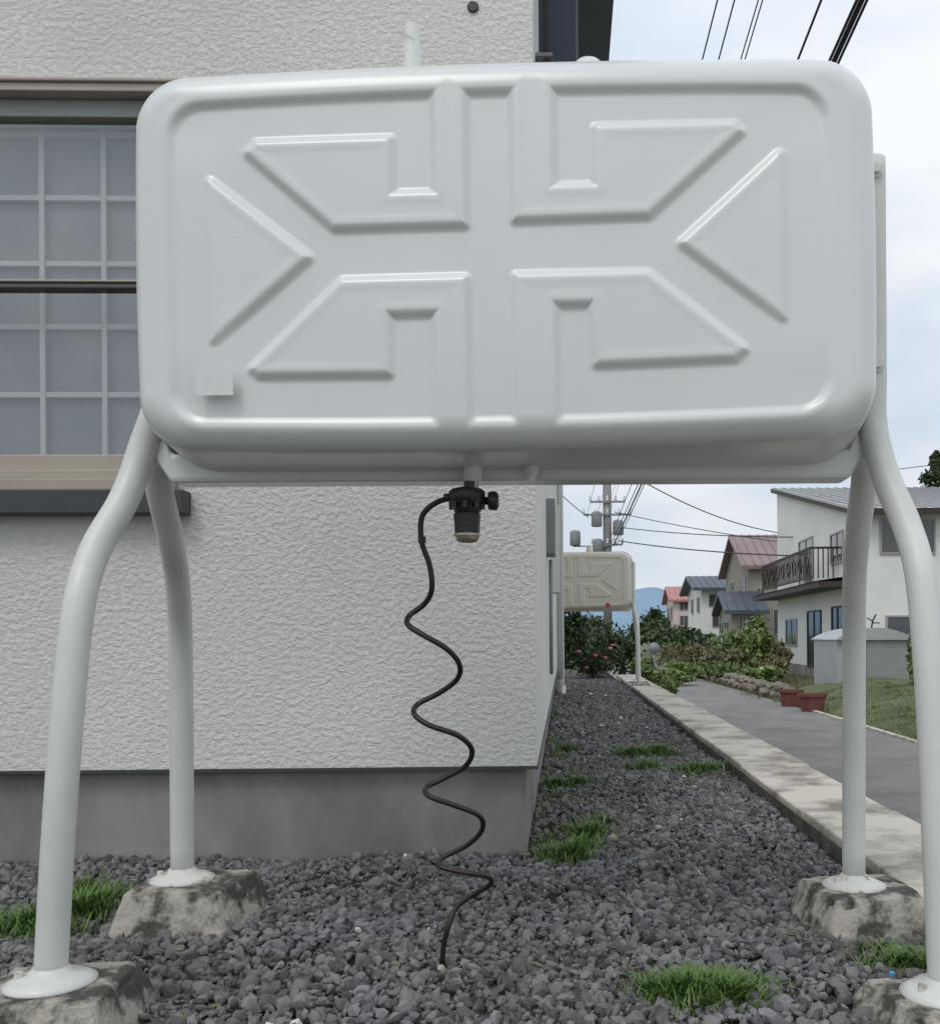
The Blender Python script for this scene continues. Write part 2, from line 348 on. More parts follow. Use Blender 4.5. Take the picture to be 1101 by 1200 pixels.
# ------------------------------------------------------------ concrete footing blocks
def block(name,x,y,w,h,seed):
    N=20; V=[];Fc=[]
    import itertools
    bmv={}
    def key(i,j,k):
        q=(i,j,k)
        if q not in bmv:
            u,v,t=2*i/N-1,2*j/N-1,k/N
            s=w*(1-.28*t)
            p=Vector((u*s,v*s,t*h))
            if abs(u)==1 and abs(v)==1: p.x*=.975;p.y*=.975
            if t==1 and (abs(u)==1 or abs(v)==1): p.z-=.003
            nn=noise.noise(p*8+Vector((seed*3,0,0)))*.004+noise.noise(p*34+Vector((0,seed,0)))*.003
            c=noise.noise(p*17+Vector((0,0,seed*5)))
            if t>.8 and (abs(u)>.85 or abs(v)>.85) and c>.2: nn-=.02*(c-.2)*2
            p+=Vector((u,v,.5*t))*nn
            bmv[q]=len(V); V.append(p)
        return bmv[q]
    for i,j in itertools.product(range(N),range(N)):
        Fc.append((key(i,j,N),key(i+1,j,N),key(i+1,j+1,N),key(i,j+1,N)))
        Fc.append((key(i,0,j),key(i+1,0,j),key(i+1,0,j+1),key(i,0,j+1)))
        Fc.append((key(i+1,N,j),key(i,N,j),key(i,N,j+1),key(i+1,N,j+1)))
        Fc.append((key(0,i+1,j),key(0,i,j),key(0,i,j+1),key(0,i+1,j+1)))
        Fc.append((key(N,i,j),key(N,i+1,j),key(N,i+1,j+1),key(N,i,j+1)))
    mb=MB(); mb.add(V,Fc,'block',False); o=mb.obj(name); o.location=(x,y,-.02); o.rotation_euler[2]=seed*.1; return o
fl=at(57,1140,1.71); frt=at(1103,1160,1.70); bl=at(212,1022,2.36); br=at(998,1034,2.33)
block('concrete_footing_block',fl.x+.0,fl.y+.0,.155,fl.z+.008,1)
block('concrete_footing_block.001',frt.x+.02,frt.y,.155,frt.z+.008,2)
block('concrete_footing_block.002',bl.x+.03,bl.y-.0,.155,bl.z+.008,-1)
block('concrete_footing_block.003',br.x+.02,br.y,.155,br.z+.008,1.5)
for i,(sx,y) in enumerate([(-.93,1.71),(.80,1.70),(-.82,2.36),(.80,2.33)]):
    block('concrete_footing_block.%03d'%(4+i),O.x+sx,y+10.4,.155,.11,i)

# ------------------------------------------------------------ yard, curb, road, ground
mb=MB(); mb.add([(-3000,-3000,-.66),(3000,-3000,-.66),(3000,3000,-.66),(-3000,3000,-.66)],[(0,1,2,3)],'ground'); mb.obj('ground')
mb=MB(); mb.box((-25,-6,-1),(.834,26,0),'yard'); mb.obj('gravel_yard',rotz=YAW)
e=empty('concrete_kerb',rotz=YAW)
mb=MB(); 
y=-5.0
while y<14.2:
    ln=1.2; dz=random.uniform(-.004,.004); dx=random.uniform(-.004,.004)
    mb.box((.842+dx,y,-.02),(1.17+dx,y+ln-.012,.075+dz),'curb'); y+=ln
mb.obj('capping',e,bevel=.008)
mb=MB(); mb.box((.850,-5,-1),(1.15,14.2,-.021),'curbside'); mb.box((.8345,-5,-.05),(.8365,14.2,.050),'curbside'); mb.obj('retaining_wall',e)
mb=MB(); mb.add([(1.15,-60,-.6),(4.15,-60,-.6),(4.15,16,-.6),(4.0,30,-.6),(4.2,60,-.6),(4.6,140,-.6),(1.6,140,-.6),(1.15,30,-.6)],[(0,1,2,3,4,5,6,7)],'asphalt'); mb.obj('road',rotz=YAW)
mb=MB(); mb.box((4.15,-20,-.7),(4.22,16.5,-.57),'curb'); mb.obj('roadside_kerb',rotz=YAW,bevel=.01)

def ico():
    t=(1+5**.5)/2
    v=np.array([(-1,t,0),(1,t,0),(-1,-t,0),(1,-t,0),(0,-1,t),(0,1,t),(0,-1,-t),(0,1,-t),(t,0,-1),(t,0,1),(-t,0,-1),(-t,0,1)],float)
    v/=np.linalg.norm(v[0])
    f=np.array([(0,11,5),(0,5,1),(0,1,7),(0,7,10),(0,10,11),(1,5,9),(5,11,4),(11,10,2),(10,7,6),(7,1,8),(3,9,4),(3,4,2),(3,2,6),(3,6,8),(3,8,9),(4,9,5),(2,4,11),(6,2,10),(8,6,7),(9,8,1)])
    return v,f
iv,jf=ico()
def stones(areas):
    P=[];R=[]
    for (x0,x1,y0,y1,dens,r) in areas:
        n=int((x1-x0)*(y1-y0)*dens)
        p=np.stack([rng.uniform(x0,x1,n),rng.uniform(y0,y1,n),rng.uniform(-.002,.012,n)],1); P.append(p)
        R.append(r*np.exp(np.clip(rng.normal(0,.38,n),-1,.8)))
    P=np.vstack(P);R=np.concatenate(R); n=len(P)
    P[:,2]+=.006*np.sin(P[:,0]*7+np.cos(P[:,1]*5)*2)+.004
    sc=np.stack([rng.uniform(.8,1.35,n),rng.uniform(.65,1.05,n),rng.uniform(.45,.8,n)],1)*R[:,None]
    V=iv[None]*(1+rng.uniform(-.28,.22,(n,12,1)))*sc[:,None,:]
    q=rng.normal(size=(n,4)); q[:,1:3]*=.55; q/=np.linalg.norm(q,axis=1)[:,None]; w,x,y,z=q.T
    Rm=np.stack([1-2*(y*y+z*z),2*(x*y-z*w),2*(x*z+y*w),2*(x*y+z*w),1-2*(x*x+z*z),2*(y*z-x*w),2*(x*z-y*w),2*(y*z+x*w),1-2*(x*x+y*y)],1).reshape(n,3,3)
    V=np.einsum('nij,nkj->nki',Rm,V)+P[:,None,:]
    Fc=(jf[None]+(np.arange(n)*12)[:,None,None]).reshape(-1,3)
    return V.reshape(-1,3),Fc
V,Fc=stones([(-2.3,.822,.95,3.03,5000,.0100),(-.11,.822,3.03,6.5,4000,.0105),(-.11,.822,6.5,15,1900,.015)])
npmesh('gravel',V,Fc,'stones',False,rotz=YAW)

# ------------------------------------------------------------ house with the tank
h=empty('stucco_house',rotz=YAW)
XR=-.087; XL=-8; YF_=3.0; YB=12.4; HT=5.6; zb=.296
wx0,wx1,wz0,wz1=-3.7,-1.185,1.147,2.375
mb=MB()
mb.box((XL,YF_,zb),(wx0,YF_+.14,HT),'stucco'); mb.box((wx0,YF_,zb),(wx1,YF_+.14,wz0),'stucco'); mb.box((wx0,YF_,wz1),(wx1,YF_+.14,HT),'stucco'); mb.box((wx1,YF_,zb),(XR,YF_+.14,HT),'stucco')
mb.box((XR-.14,YF_+.14,zb),(XR,YB,HT),'stucco'); mb.box((XL,YB-.14,zb),(XR-.14,YB,HT),'stucco'); mb.box((XL,YF_+.14,zb),(XL+.14,YB-.14,HT),'stucco')
mb.obj('walls',h)
mb=MB(); mb.box((XL+.03,YF_+.035,-.3),(XR-.035,YB-.03,zb-.004),'found'); mb.obj('foundation',h,bevel=.01)
mb=MB(); mb.box((XL,YF_-.004,zb-.010),(XR+.004,YF_+.034,zb-.0005),'darksill'); mb.box((XR-.034,YF_+.036,zb-.010),(XR+.004,YB,zb-.0005),'darksill'); mb.obj('drip_flashing_shadow_line',h)  # drip flashing, coloured dark to paint in the shadow line below the siding
mb=MB()
yo=YF_
mb.box((wx0-.05,yo-.055,2.355),(wx1+.0,yo+.05,2.380),'pinkbeige'); mb.box((wx0-.05,yo-.065,2.3805),(wx1+.03,yo-.002,2.392),'pinkbeige')
mb.box((wx0,yo-.01,2.30),(wx1-.07,yo+.06,2.354),'header')
mb.box((wx1-.07,yo-.035,1.15),(wx1-.001,yo+.10,2.354),'tan')
mb.box((wx0,yo-.055,1.15),(wx1-.071,yo+.02,1.185),'tan'); mb.box((wx0,yo-.035,1.187),(wx1-.071,yo+.03,1.215),'tan'); mb.box((wx0,yo-.01,1.217),(wx1-.071,yo+.04,1.265),'tan')
mb.box((wx0-.06,yo-.07,1.078),(wx1+.04,yo-.001,1.149),'darksill')
mb.box((wx0,yo-.012,1.775),(wx1-.071,yo+.035,1.790),'bronze_rail'); mb.box((wx0,yo-.018,1.792),(wx1-.071,yo+.03,1.799),'tan')
mb.obj('window_frame',h,bevel=.003)
mb=MB(); mb.add([(wx0,yo+.015,1.26),(wx1-.07,yo+.015,1.26),(wx1-.07,yo+.015,2.31),(wx0,yo+.015,2.31)],[(0,1,2,3)],'glass'); mb.obj('window_glass',h)
mb=MB()
for z in (2.29,2.09,1.883,1.684,1.47,1.27): mb.box((wx0,yo+.075,z-.008),(wx1-.02,yo+.090,z+.008),'shoji')
x=-1.248
while x>wx0: mb.box((x-.008,yo+.070,1.2),(x+.008,yo+.0745,2.36),'shoji'); x-=.192
mb.box((wx0-.1,yo+.093,1.1),(wx1+.02,yo+.11,2.45),'paper'); mb.obj('shoji_screen',h)
mb=MB()
mb.lathe((-.27,YF_-.004,2.655),[(.015,-.004),(.018,.0),(.018,.003)],'darksill',n=16,axis='Y')
mb.box((XR+.001,4.9,1.12),(XR+.045,5.15,1.40),'grey'); mb.box((XR+.001,6.6,1.0),(XR+.06,6.9,1.6),'pipe')
mb.tube([(XR+.02,5.05,1.1),(XR+.02,5.05,.5)],.010,'grey',sub=1)
mb.tube([(XR+.05,11.2,5.4),(XR+.05,11.2,.25),(XR+.07,11.2,.12)],.04,'pipe',sub=3)
mb.tube([(XR+.05,10.0,5.4),(XR+.05,10.0,.25)],.03,'pipe',sub=1)
mb.tube([(XR+.04,3.35,5.4),(XR+.04,3.35,2.2)],.014,'darksill',sub=1)
for z in (2.7,2.95,3.2,3.45): mb.box((XR+.0,3.32,z),(XR+.06,3.38,z+.012),'grey')
mb.box((XR+.001,3.9,2.75),(XR+.15,5.4,4.6),'navy'); mb.box((XR+.151,3.95,2.8),(XR+.16,5.35,4.5),'winglass')
mb.obj('side_fittings',h)
mb=MB(); mb.add([(XL-.5,YF_-.5,HT),(XR+.5,YF_-.5,HT),(XR+.5,YB+.5,HT),(XL-.5,YB+.5,HT),(XL-.5,(YF_+YB)/2,HT+1.8),(XR+.5,(YF_+YB)/2,HT+1.8)],[(0,1,5,4),(2,3,4,5),(0,4,3),(1,2,5),(3,2,1,0)],'roofb'); mb.obj('roof',h)

# ------------------------------------------------------------ vegetation
def blades(name,clumps,k='grass'):
    V=[];Fc=[]
    for (x,y,z,r,n,hh) in clumps:
        for i in range(n):
            rad=r*abs(random.gauss(0,.5)); a=random.uniform(0,6.283); bx=x+rad*math.cos(a)*1.2; by=y+rad*math.sin(a)*.8
            H=hh*random.uniform(.5,1.25)*(1-.3*min(1,rad/r)); d=random.uniform(0,6.283); lean=random.uniform(.2,1.0)*H; w=random.uniform(.0011,.0022)*(1+hh*3)
            dx,dy=math.cos(d),math.sin(d); o=len(V); px,py=-dy,dx
            for t,ww in ((0,1),(.4,1),(.75,.7)):
                cx=bx+dx*lean*t*t; cy=by+dy*lean*t*t; cz=z+H*t*(1-.25*t)
                V+= [(cx-px*w*ww,cy-py*w*ww,cz),(cx+px*w*ww,cy+py*w*ww,cz)]
            V.append((bx+dx*lean,by+dy*lean,z+H*.75))
            Fc+=[(o,o+1,o+3,o+2),(o+2,o+3,o+5,o+4),(o+4,o+5,o+6)]
    me=bpy.data.meshes.new(name); me.from_pydata(V,[],Fc); me.materials.append(M[k]); ob=bpy.data.objects.new(name,me); S.collection.objects.link(ob); return ob
def gp(px,py): d=.70*F/(py-745); return ((px-690)*d/F,d,0.0)
cl=[]
def tuft(px,py,r,n,hh): x,y,z=gp(px,py); cl.append((x,y,z,r,n,hh))
tuft(800,1175,.085,560,.075); tuft(850,1180,.085,560,.075); tuft(768,1168,.06,180,.055); tuft(888,1172,.06,180,.055); tuft(825,1165,.07,300,.06); tuft(840,1190,.08,200,.05)
tuft(95,1075,.11,420,.10); tuft(30,1090,.12,340,.08); tuft(125,1058,.08,200,.07); tuft(60,1098,.10,180,.06); tuft(100,1050,.09,200,.08)
tuft(1050,1140,.09,340,.06); tuft(1090,1145,.08,220,.07); tuft(1010,1122,.05,90,.04); tuft(1030,1120,.05,90,.04)
tuft(665,1010,.10,400,.085); tuft(690,984,.10,360,.08); tuft(645,1005,.06,160,.06); tuft(650,925,.10,300,.08); tuft(677,922,.10,260,.07); tuft(704,970,.07,200,.07); tuft(680,998,.08,240,.07)
tuft(742,890,.15,560,.10); tuft(770,888,.13,460,.10); tuft(757,904,.13,300,.08); tuft(812,908,.14,360,.08); tuft(838,907,.13,260,.08); tuft(662,882,.10,200,.08)
for i in range(30): 
    a=random.uniform(-.05,.75); d=random.uniform(2.2,11); cl.append((a-d*.026,d,0,.05,18,.035))
for i in range(46):
    d=random.uniform(3.2,12); cl.append((-.06-d*.026+random.uniform(-.04,.10),d,0,.06,34,.055))
blades('grass_tufts',cl)
# fallen leaves and twigs on the gravel
mb=MB()
for i in range(260):
    d=1.2+abs(random.gauss(0,2.2)); x=random.uniform(-.9 if d<2.9 else -.1,.75)-d*.02; 
    a=random.uniform(0,6.28); s=random.uniform(.006,.016); c=Vector((x,d,random.uniform(.018,.024))); u=Vector((math.cos(a),math.sin(a),random.uniform(-.3,.3)))*s; v=Vector((-math.sin(a),math.cos(a),random.uniform(-.3,.3)))*s*.5
    mb.add([c-u,c+v,c+u,c-v],[(0,1,2,3)],'leafa')
mb.obj('fallen_leaves')

def foliage(name,blobs,leaf,k,n,trunks=(),flowers=None):
    P=[]
    for (x,y,z,rx,ry,rz) in blobs:
        m=int(n/len(blobs))
        kc=11; cc=rng.normal(size=(kc,3)); cc/=np.linalg.norm(cc,axis=1)[:,None]; cc*=rng.uniform(.35,.95,(kc,1))
        ci=rng.integers(0,kc,m); p=cc[ci]+rng.normal(0,.20,(m,3)); P.append(p*[rx,ry,rz]+[x,y,z])
    P=np.vstack(P); m=len(P)
    A=rng.normal(size=(m,3)); A/=np.linalg.norm(A,axis=1)[:,None]; Bv=np.cross(A,rng.normal(size=(m,3))); Bv/=np.linalg.norm(Bv,axis=1)[:,None]
    s=leaf*rng.uniform(.5,1.3,(m,1)); V=np.stack([P-A*s,P+Bv*s*.45,P+A*s,P-Bv*s*.45],1).reshape(-1,3)
    Fc=np.arange(m*4).reshape(-1,4)
    mbk=MB()
    mbk.add(V.tolist(),Fc.tolist(),k)
    for t in trunks: mbk.tube(t[0],t[1],'bark',n=6,sub=3)
    if flowers:
        for i in rng.integers(0,m,flowers):
            p=Vector(P[i]); mbk.lathe(p+Vector((0,-.12,0)),[(.01,0),(.045,.01),(.03,.04)],'flower',n=6)
    return mbk.obj(name)
def B(px,py,d,rx,rz,ry=None): p=at(px,py,d); return (p.x,p.y,p.z,rx,ry or rx,rz)
foliage('garden_hedge',[B(685,768,16,.40,.42),B(712,757,16.5,.35,.5),B(728,765,17,.28,.4),B(700,742,18,.5,.4),B(668,745,15.5,.3,.5)],.05,'leafd',8000,[([at(700,800,16.5),at(702,760,16.5),at(697,735,16.5)],.03)],flowers=14)
foliage('roadside_shrub',[B(765,795,15.6,.30,.20),B(750,785,16.0,.2,.22),B(782,806,15.2,.18,.13)],.045,'leafl',3500)
foliage('garden_shrub',[B(868,765,34,.9,.7),B(848,765,38,.8,.6),B(893,765,30,.5,.6),B(884,748,40,.7,.7)],.11,'leafl',7000,[([at(865,800,34),at(866,770,34),at(862,748,34)],.06)])
foliage('garden_shrub.001',[B(815,770,36,1.2,.5),B(835,776,30,.9,.4),B(795,772,40,1.2,.5),B(905,785,26,.4,.3),B(912,770,27,.3,.3)],.10,'leafa',6500)
foliage('garden_shrub.002',[B(800,785,30,.9,.25),B(850,788,27,.8,.22),B(885,792,25,.6,.22),B(790,793,25,.5,.15)],.08,'leafl',4500)
foliage('distant_trees',[B(765,730,80,1.5,1.3),B(777,738,75,1.3,1.0),B(750,745,70,1.1,.9),B(795,752,65,2.2,1.0),B(822,757,60,2.,.8)],.25,'leafd',7000,[([at(762,765,80),at(762,740,80),at(763,712,80)],.12)])
foliage('pine_tree',[B(1098,566,60,.9,.8),B(1097,552,60,.6,.7),B(1096,541,60,.3,.5),B(1100,590,60,1.2,1.0)],.16,'leafd',3500,[([at(1097,780,60),at(1097,640,60),at(1096,538,60)],lambda t:.2*(1-.8*t))])
foliage('garden_bush',[B(1072,772,17,.17,.45),B(1080,800,16.5,.25,.35),B(1095,770,17,.3,.5),B(1110,790,16.5,.4,.5)],.05,'leafl',3500)
mb=MB()
vs=[];fs=[];nx,ny=16,40
for j in range(ny+1):
    for i in range(nx+1):
        y=4+16*j/ny; u=i/nx; x=4.23+3.6*u
        z=-.62+.42*min(1,u*2.2)+noise.noise(Vector((x*1.5,y*1.5,0)))*.06
        if u==0: z=-.66
        vs.append((x,y,z))
for j in range(ny):
    for i in range(nx): a=j*(nx+1)+i; fs.append((a,a+1,a+nx+2,a+nx+1))
mb.add(vs,fs,'ground',True); mb.obj('grass_verge',rotz=YAW)
cl=[]
for i in range(900):
    y=random.uniform(8,18.8); x=random.uniform(4.28,6.0); z=-.62+.42*min(1,(x-4.28)/3.6*2.2)
    cl.append((x-y*.026,y,z-.02,.16,34,random.uniform(.05,.12)))
blades('verge_grass',cl,'leafl')
cl=[]
for i in range(420):
    y=random.uniform(18,34); x=random.uniform(3.35,6.4); cl.append((x,y,-.64,.25,22,random.uniform(.1,.3)))
blades('wild_grass',cl,'leafa')

mb=MB()
def stone(c,s,seed):
    vv=[]
    for q in iv:
        p=Vector(q); k=1+.35*noise.noise(p*2+Vector((seed*7.3,0,0))); vv.append(Vector(c)+Vector((p.x*s[0]*k,p.y*s[1]*k,p.z*s[2]*k)))
    mb.add(vv,[tuple(f) for f in jf.tolist()],'stone')
for i in range(95):
    t=i/95; y=19.0+13*t; x=3.95-.45*t
    for r_ in range(2): stone((x+random.uniform(-.08,.08)+.08*r_,y+random.uniform(-.1,.1),-.55+.13*r_+random.uniform(-.04,.04)),(random.uniform(.07,.17),random.uniform(.07,.17),random.uniform(.05,.11)),i*3+r_)
mb.obj('rubble_edging')

for i,(px,py,w) in enumerate([(951,835,.26),(926,829,.24)]):
    d=1.3*F/(py-745); p=at(px,py,d); mb=MB()
    mb.lathe((0,0,0),[(w*.8,0),(w*.92,.24),(w*1.04,.25),(w*1.05,.30),(w*.95,.302),(w*.9,.26)],'planter',n=8,smooth=False)
    o=mb.obj('flower_planter' if i==0 else 'flower_planter.001',loc=(p.x,p.y,-.6)); o.rotation_euler[2]=.39
    o.scale=(1,.8,1)

# ------------------------------------------------------------ neighbours' houses
def window(mb,a,b,axis,sign,frame='winframe'):
    t=.05
    if axis=='y':
        x0,x1=a[0],b[0];y=a[1];z0,z1=a[2],b[2]
        mb.box((x0,y-.05,z0),(x1,y-.001,z0+t),frame);mb.box((x0,y-.05,z1-t),(x1,y-.001,z1),frame)
        mb.box((x0,y-.05,z0+t),(x0+t,y-.001,z1-t),frame);mb.box((x1-t,y-.05,z0+t),(x1,y-.001,z1-t),frame)
        mb.box(((x0+x1)/2-t/2,y-.045,z0+t),((x0+x1)/2+t/2,y-.001,z1-t),frame)
        mb.box((x0+t,y-.02,z0+t),((x0+x1)/2-t/2,y-.001,z1-t),'winglass'); mb.box(((x0+x1)/2+t/2,y-.02,z0+t),(x1-t,y-.001,z1-t),'winglass')
    else:
        y0,y1=a[1],b[1];x=a[0];z0,z1=a[2],b[2]
        mb.box((x-.05,y0,z0),(x-.001,y1,z0+t),frame);mb.box((x-.05,y0,z1-t),(x-.001,y1,z1),frame)
        mb.box((x-.05,y0,z0+t),(x-.001,y0+t,z1-t),frame);mb.box((x-.05,y1-t,z0+t),(x-.001,y1,z1-t),frame)
        mb.box((x-.045,(y0+y1)/2-t/2,z0+t),(x-.001,(y0+y1)/2+t/2,z1-t),frame)
        mb.box((x-.02,y0+t,z0+t),(x-.001,(y0+y1)/2-t/2,z1-t),'winglass'); mb.box((x-.02,(y0+y1)/2+t/2,z0+t),(x-.001,y1-t,z1-t),'winglass')
e=empty('white_house'); x0,x1,y0,y1=7.05,15,26,36; zn,zfar=CAMZ+3.25,CAMZ+5.25
mb=MB()
mb.add([(x0,y0,-.6),(x1,y0,-.6),(x1,y1,-.6),(x0,y1,-.6),(x0,y0,zn),(x1,y0,zn),(x1,y1,zfar),(x0,y1,zfar)],[(0,1,5,4),(1,2,6,5),(2,3,7,6),(3,0,4,7)],'wwall')
mb.box((x0-.03,y0-.03,-.65),(x1,y1,-.3),'found'); mb.obj('walls',e)
mb=MB(); ox=.18
mb.add([(x0-ox,y0-.5,zn-.05),(x1+.4,y0-.5,zn-.05),(x1+.4,y1+.3,zfar+.1),(x0-ox,y1+.3,zfar+.1),(x0-ox,y0-.5,zn+.07),(x1+.4,y0-.5,zn+.07),(x1+.4,y1+.3,zfar+.25),(x0-ox,y1+.3,zfar+.25)],[(0,3,2,1),(0,1,5,4),(1,2,6,5),(2,3,7,6),(3,0,4,7)],'wood')
mb.add([(x0-ox-.02,y0-.52,zn+.08),(x1+.4,y0-.52,zn+.08),(x1+.4,y1+.3,zfar+.26),(x0-ox-.02,y1+.3,zfar+.26)],[(0,1,2,3)],'roofg')
for i in range(26):
    x=x0-.1+i*.33; mb.add([(x,y0-.5,zn+.085),(x+.03,y0-.5,zn+.085),(x+.03,y1+.3,zfar+.265),(x,y1+.3,zfar+.265),(x,y0-.5,zn+.12),(x+.03,y0-.5,zn+.12),(x+.03,y1+.3,zfar+.30),(x,y1+.3,zfar+.30)],[(4,5,6,7),(0,1,5,4),(0,4,7,3),(1,2,6,5)],'roofg')
mb.obj('roof',e)
mb=MB()
window(mb,(7.85,y0,CAMZ+2.15),(9.35,y0,CAMZ+3.1),'y',1); window(mb,(8.0,y0,-.0),(9.6,y0,1.2),'y',1)
window(mb,(x0,26.6,CAMZ+2.0),(x0,28.0,CAMZ+2.9),'x',1); window(mb,(x0,30.2,CAMZ+1.5),(x0,32.2,CAMZ+3.1),'x',1)
window(mb,(x0,29.2,-.35),(x0,31.0,1.45),'x',1,'wood'); window(mb,(x0,32.6,.3),(x0,34.4,1.25),'x',1); window(mb,(x0,26.6,-.2),(x0,27.9,1.5),'x',1,'wood'); mb.obj('windows',e)
mb=MB(); zc=CAMZ+1.28
mb.box((x0-.85,y0-.0,zc),(x0-.001,y1+.4,zc+.16),'wood'); mb.add([(x0-.9,y0-.05,zc+.17),(x0,y0-.05,zc+.30),(x0,y1+.4,zc+.30),(x0-.9,y1+.4,zc+.17)],[(0,1,2,3)],'roofr')
mb.box((x0-.8,27.2,zc+.31),(x0-.74,35,zc+.36),'wood'); mb.box((x0-.8,27.2,zc+1.14),(x0-.74,35,zc+1.2),'wood'); mb.box((x0-.74,27.2,zc+1.14),(x0,27.26,zc+1.2),'wood')
for i in range(40):
    y=27.22+i*.195; mb.box((x0-.785,y,zc+.36),(x0-.76,y+.03,zc+1.14),'wood')
for i in range(5): mb.box((x0-.72+i*.14,27.21,zc+.31),(x0-.69+i*.14,27.25,zc+1.14),'wood')
for i in range(9):
    y=27.7+i*.85; mb.tube([(x0-.79,y+.22*math.cos(t),zc+.75+.22*math.sin(t)) for t in [k*.52 for k in range(13)]],.022,'wood',n=5,sub=1)
mb.obj('balcony',e)

def house(name,px0,px1,d,pyEave,pyTop,depth,wall,roof,wins,over=.4):
    e=empty(name); a=at(px0,pyEave,d); b=at(px1,pyEave,d); zt=at(0,pyTop,d+depth/2).z; x0,x1,y0,y1=a.x,b.x,d,d+depth; ze=a.z
    mb=MB(); mb.box((x0,y0,-.66),(x1,y1,ze),wall)
    ym=(y0+y1)/2; mb.add([(x0,y0,ze),(x0,y1,ze),(x0,ym,zt-.2),(x1,y0,ze),(x1,y1,ze),(x1,ym,zt-.2)],[(0,1,2),(5,4,3)],wall)
    mb.obj('walls',e); mb=MB(); t=.18
    q=[(x0-over,y0-over,ze-.1),(x1+over,y0-over,ze-.1),(x1+over,ym,zt),(x0-over,ym,zt),(x1+over,y1+over,ze-.1),(x0-over,y1+over,ze-.1)]
    mb.add(q+[(p[0],p[1],p[2]-t) for p in q],[(0,1,2,3),(3,2,4,5),(0,6,7,1),(6,9,8,7),(0,3,9,6),(3,5,11,9),(1,7,8,2),(2,8,10,4),(9,11,10,8)],roof)
    for i in range(int((x1-x0+2*over)/.45)):
        x=x0-over+.2+i*.45; mb.add([(x,y0-over,ze-.06),(x+.05,y0-over,ze-.06),(x+.05,ym,zt+.04),(x,ym,zt+.04),(x,y0-over,ze-.1),(x,ym,zt),(x+.05,y0-over,ze-.1),(x+.05,ym,zt)],[(0,1,2,3),(4,0,3,5),(1,6,7,2)],roof)
    mb.obj('roof',e); mb=MB()
    for (wxa,wza,wxb,wzb) in wins:
        p=at(wxa,wzb,d); q=at(wxb,wza,d); window(mb,(p.x,y0,p.z),(q.x,y0,q.z),'y',1)
    for k in range(2):
        yy=y0+1+k*depth*.45; window(mb,(x0,yy,ze-1.6),(x0,yy+1.3,ze-.6),'x',1)
    mb.obj('windows',e); return e
house('greige_house',877,965,48,662,628,8,'gwall','roofr',[(886,690,896,712),(905,670,920,690),(905,715,925,745)])
house('blue_roof_house',857,890,46,714,694,4,'gwall','roofb',[(865,722,874,742)])
house('white_gable_house',822,872,60,688,676,8,'wwall','roofb',[(830,697,858,712),(834,722,850,736),(860,720,868,740)],over=.6)
house('pink_house',789,815,76,702,688,7,'pwall','roofred',[(796,706,806,716),(796,722,806,734)])
e=empty('storage_shed'); p=at(980,820,19.5); q=at(1068,820,19.5); mb=MB(); zt=at(0,752,19.5).z
mb.box((p.x,19.5,-.62),(q.x,21.5,zt),'shed')
for i in range(22):
    z=-.5+i*(zt+.5)/22; mb.box((p.x+.6,19.485,z),(q.x-.04,19.498,z+.03),'shed')
mb.box((p.x+.55,19.47,-.6),(p.x+.59,19.499,zt),'grey'); mb.obj('body',e)
mb=MB(); vs=[];fs=[]
for i in range(13):
    u=i/12; x=p.x-.05+(q.x-p.x+.1)*u; z=zt+.01+.24*math.sin(math.pi*u)**.8; vs+=[(x,19.4,z),(x,21.6,z),(x,19.4,zt)]
for i in range(12): a=i*3; fs+=[(a,a+3,a+4,a+1),(a+2,a+5,a+3,a)]
mb.add(vs,fs,'shed'); mb.obj('barrel_roof',e)

vs=[];fs=[]
for i in range(121):
    x=-1500+25*i; hgt=82+45*noise.noise(Vector((x*.003,3,0)))+12*noise.noise(Vector((x*.015,1,0)))+ (34*math.exp(-((x-130)/170)**2))
    vs+=[(x,2300,-2),(x,2500,max(8,hgt)),(x,2900,-2)]
for i in range(120): a=i*3; fs+=[(a,a+3,a+4,a+1),(a+1,a+4,a+5,a+2)]
mb=MB(); mb.add(vs,fs,'hill',True); mb.obj('hill')

e=empty('utility_pole'); b=at(712,745,45); mb=MB()
mb.tube([(b.x,45,-.6),(b.x,45,10.5)],.2,'pole',sub=1,n=14); mb.obj('pole',e)
mb=MB()
for py,w in ((605,1.1),(590,.8),(640,.7)):
    z=at(0,py,45).z; mb.box((b.x-w,44.75,z),(b.x+w,44.82,z+.09),'grey')
    for k in range(5):
        x=b.x-w+2*w*k/4; mb.lathe((x,44.78,z+.09),[(.05,0),(.07,.08),(.04,.12),(.06,.2),(.02,.25)],'pipe',n=8)
for sx,py in ((-.45,650),(.5,628),(-.5,618),(-1.5,640)):
    z=at(0,py,45).z; mb.lathe((b.x+sx,44.7,z),[(.22,0),(.25,.05),(.25,.6),(.2,.68),(.05,.72)],'grey',n=14)
mb.box((b.x-1.6,44.75,at(0,640,45).z-.05),(b.x,44.82,at(0,640,45).z),'grey')
mb.obj('crossarms_transformers',e)
mb=MB()
def wire(A,Bp,r,ext=1.25):
    a=at(*A); c=at(*Bp); d=c-a; mb.tube([a,a+d*ext],r,'wire',n=5,sub=1)
wire((688,605,45),(845,0,9),.008); wire((700,605,45),(865,0,9),.008); wire((712,600,45),(893,0,9),.007); wire((712,612,45),(898,0,9),.007)
wire((716,630,45),(967,0,9),.013); wire((719,640,45),(1015,0,9),.030); wire((717,636,45),(1009,0,9),.016); wire((722,640,45),(1021,0,9.2),.016)
def sag(a,b_,s,r):
    a=Vector(a);b_=Vector(b_); mb.tube([a.lerp(b_,t)-Vector((0,0,s*4*t*(1-t))) for t in [i/12 for i in range(13)]],r,'wire',n=5,sub=1)
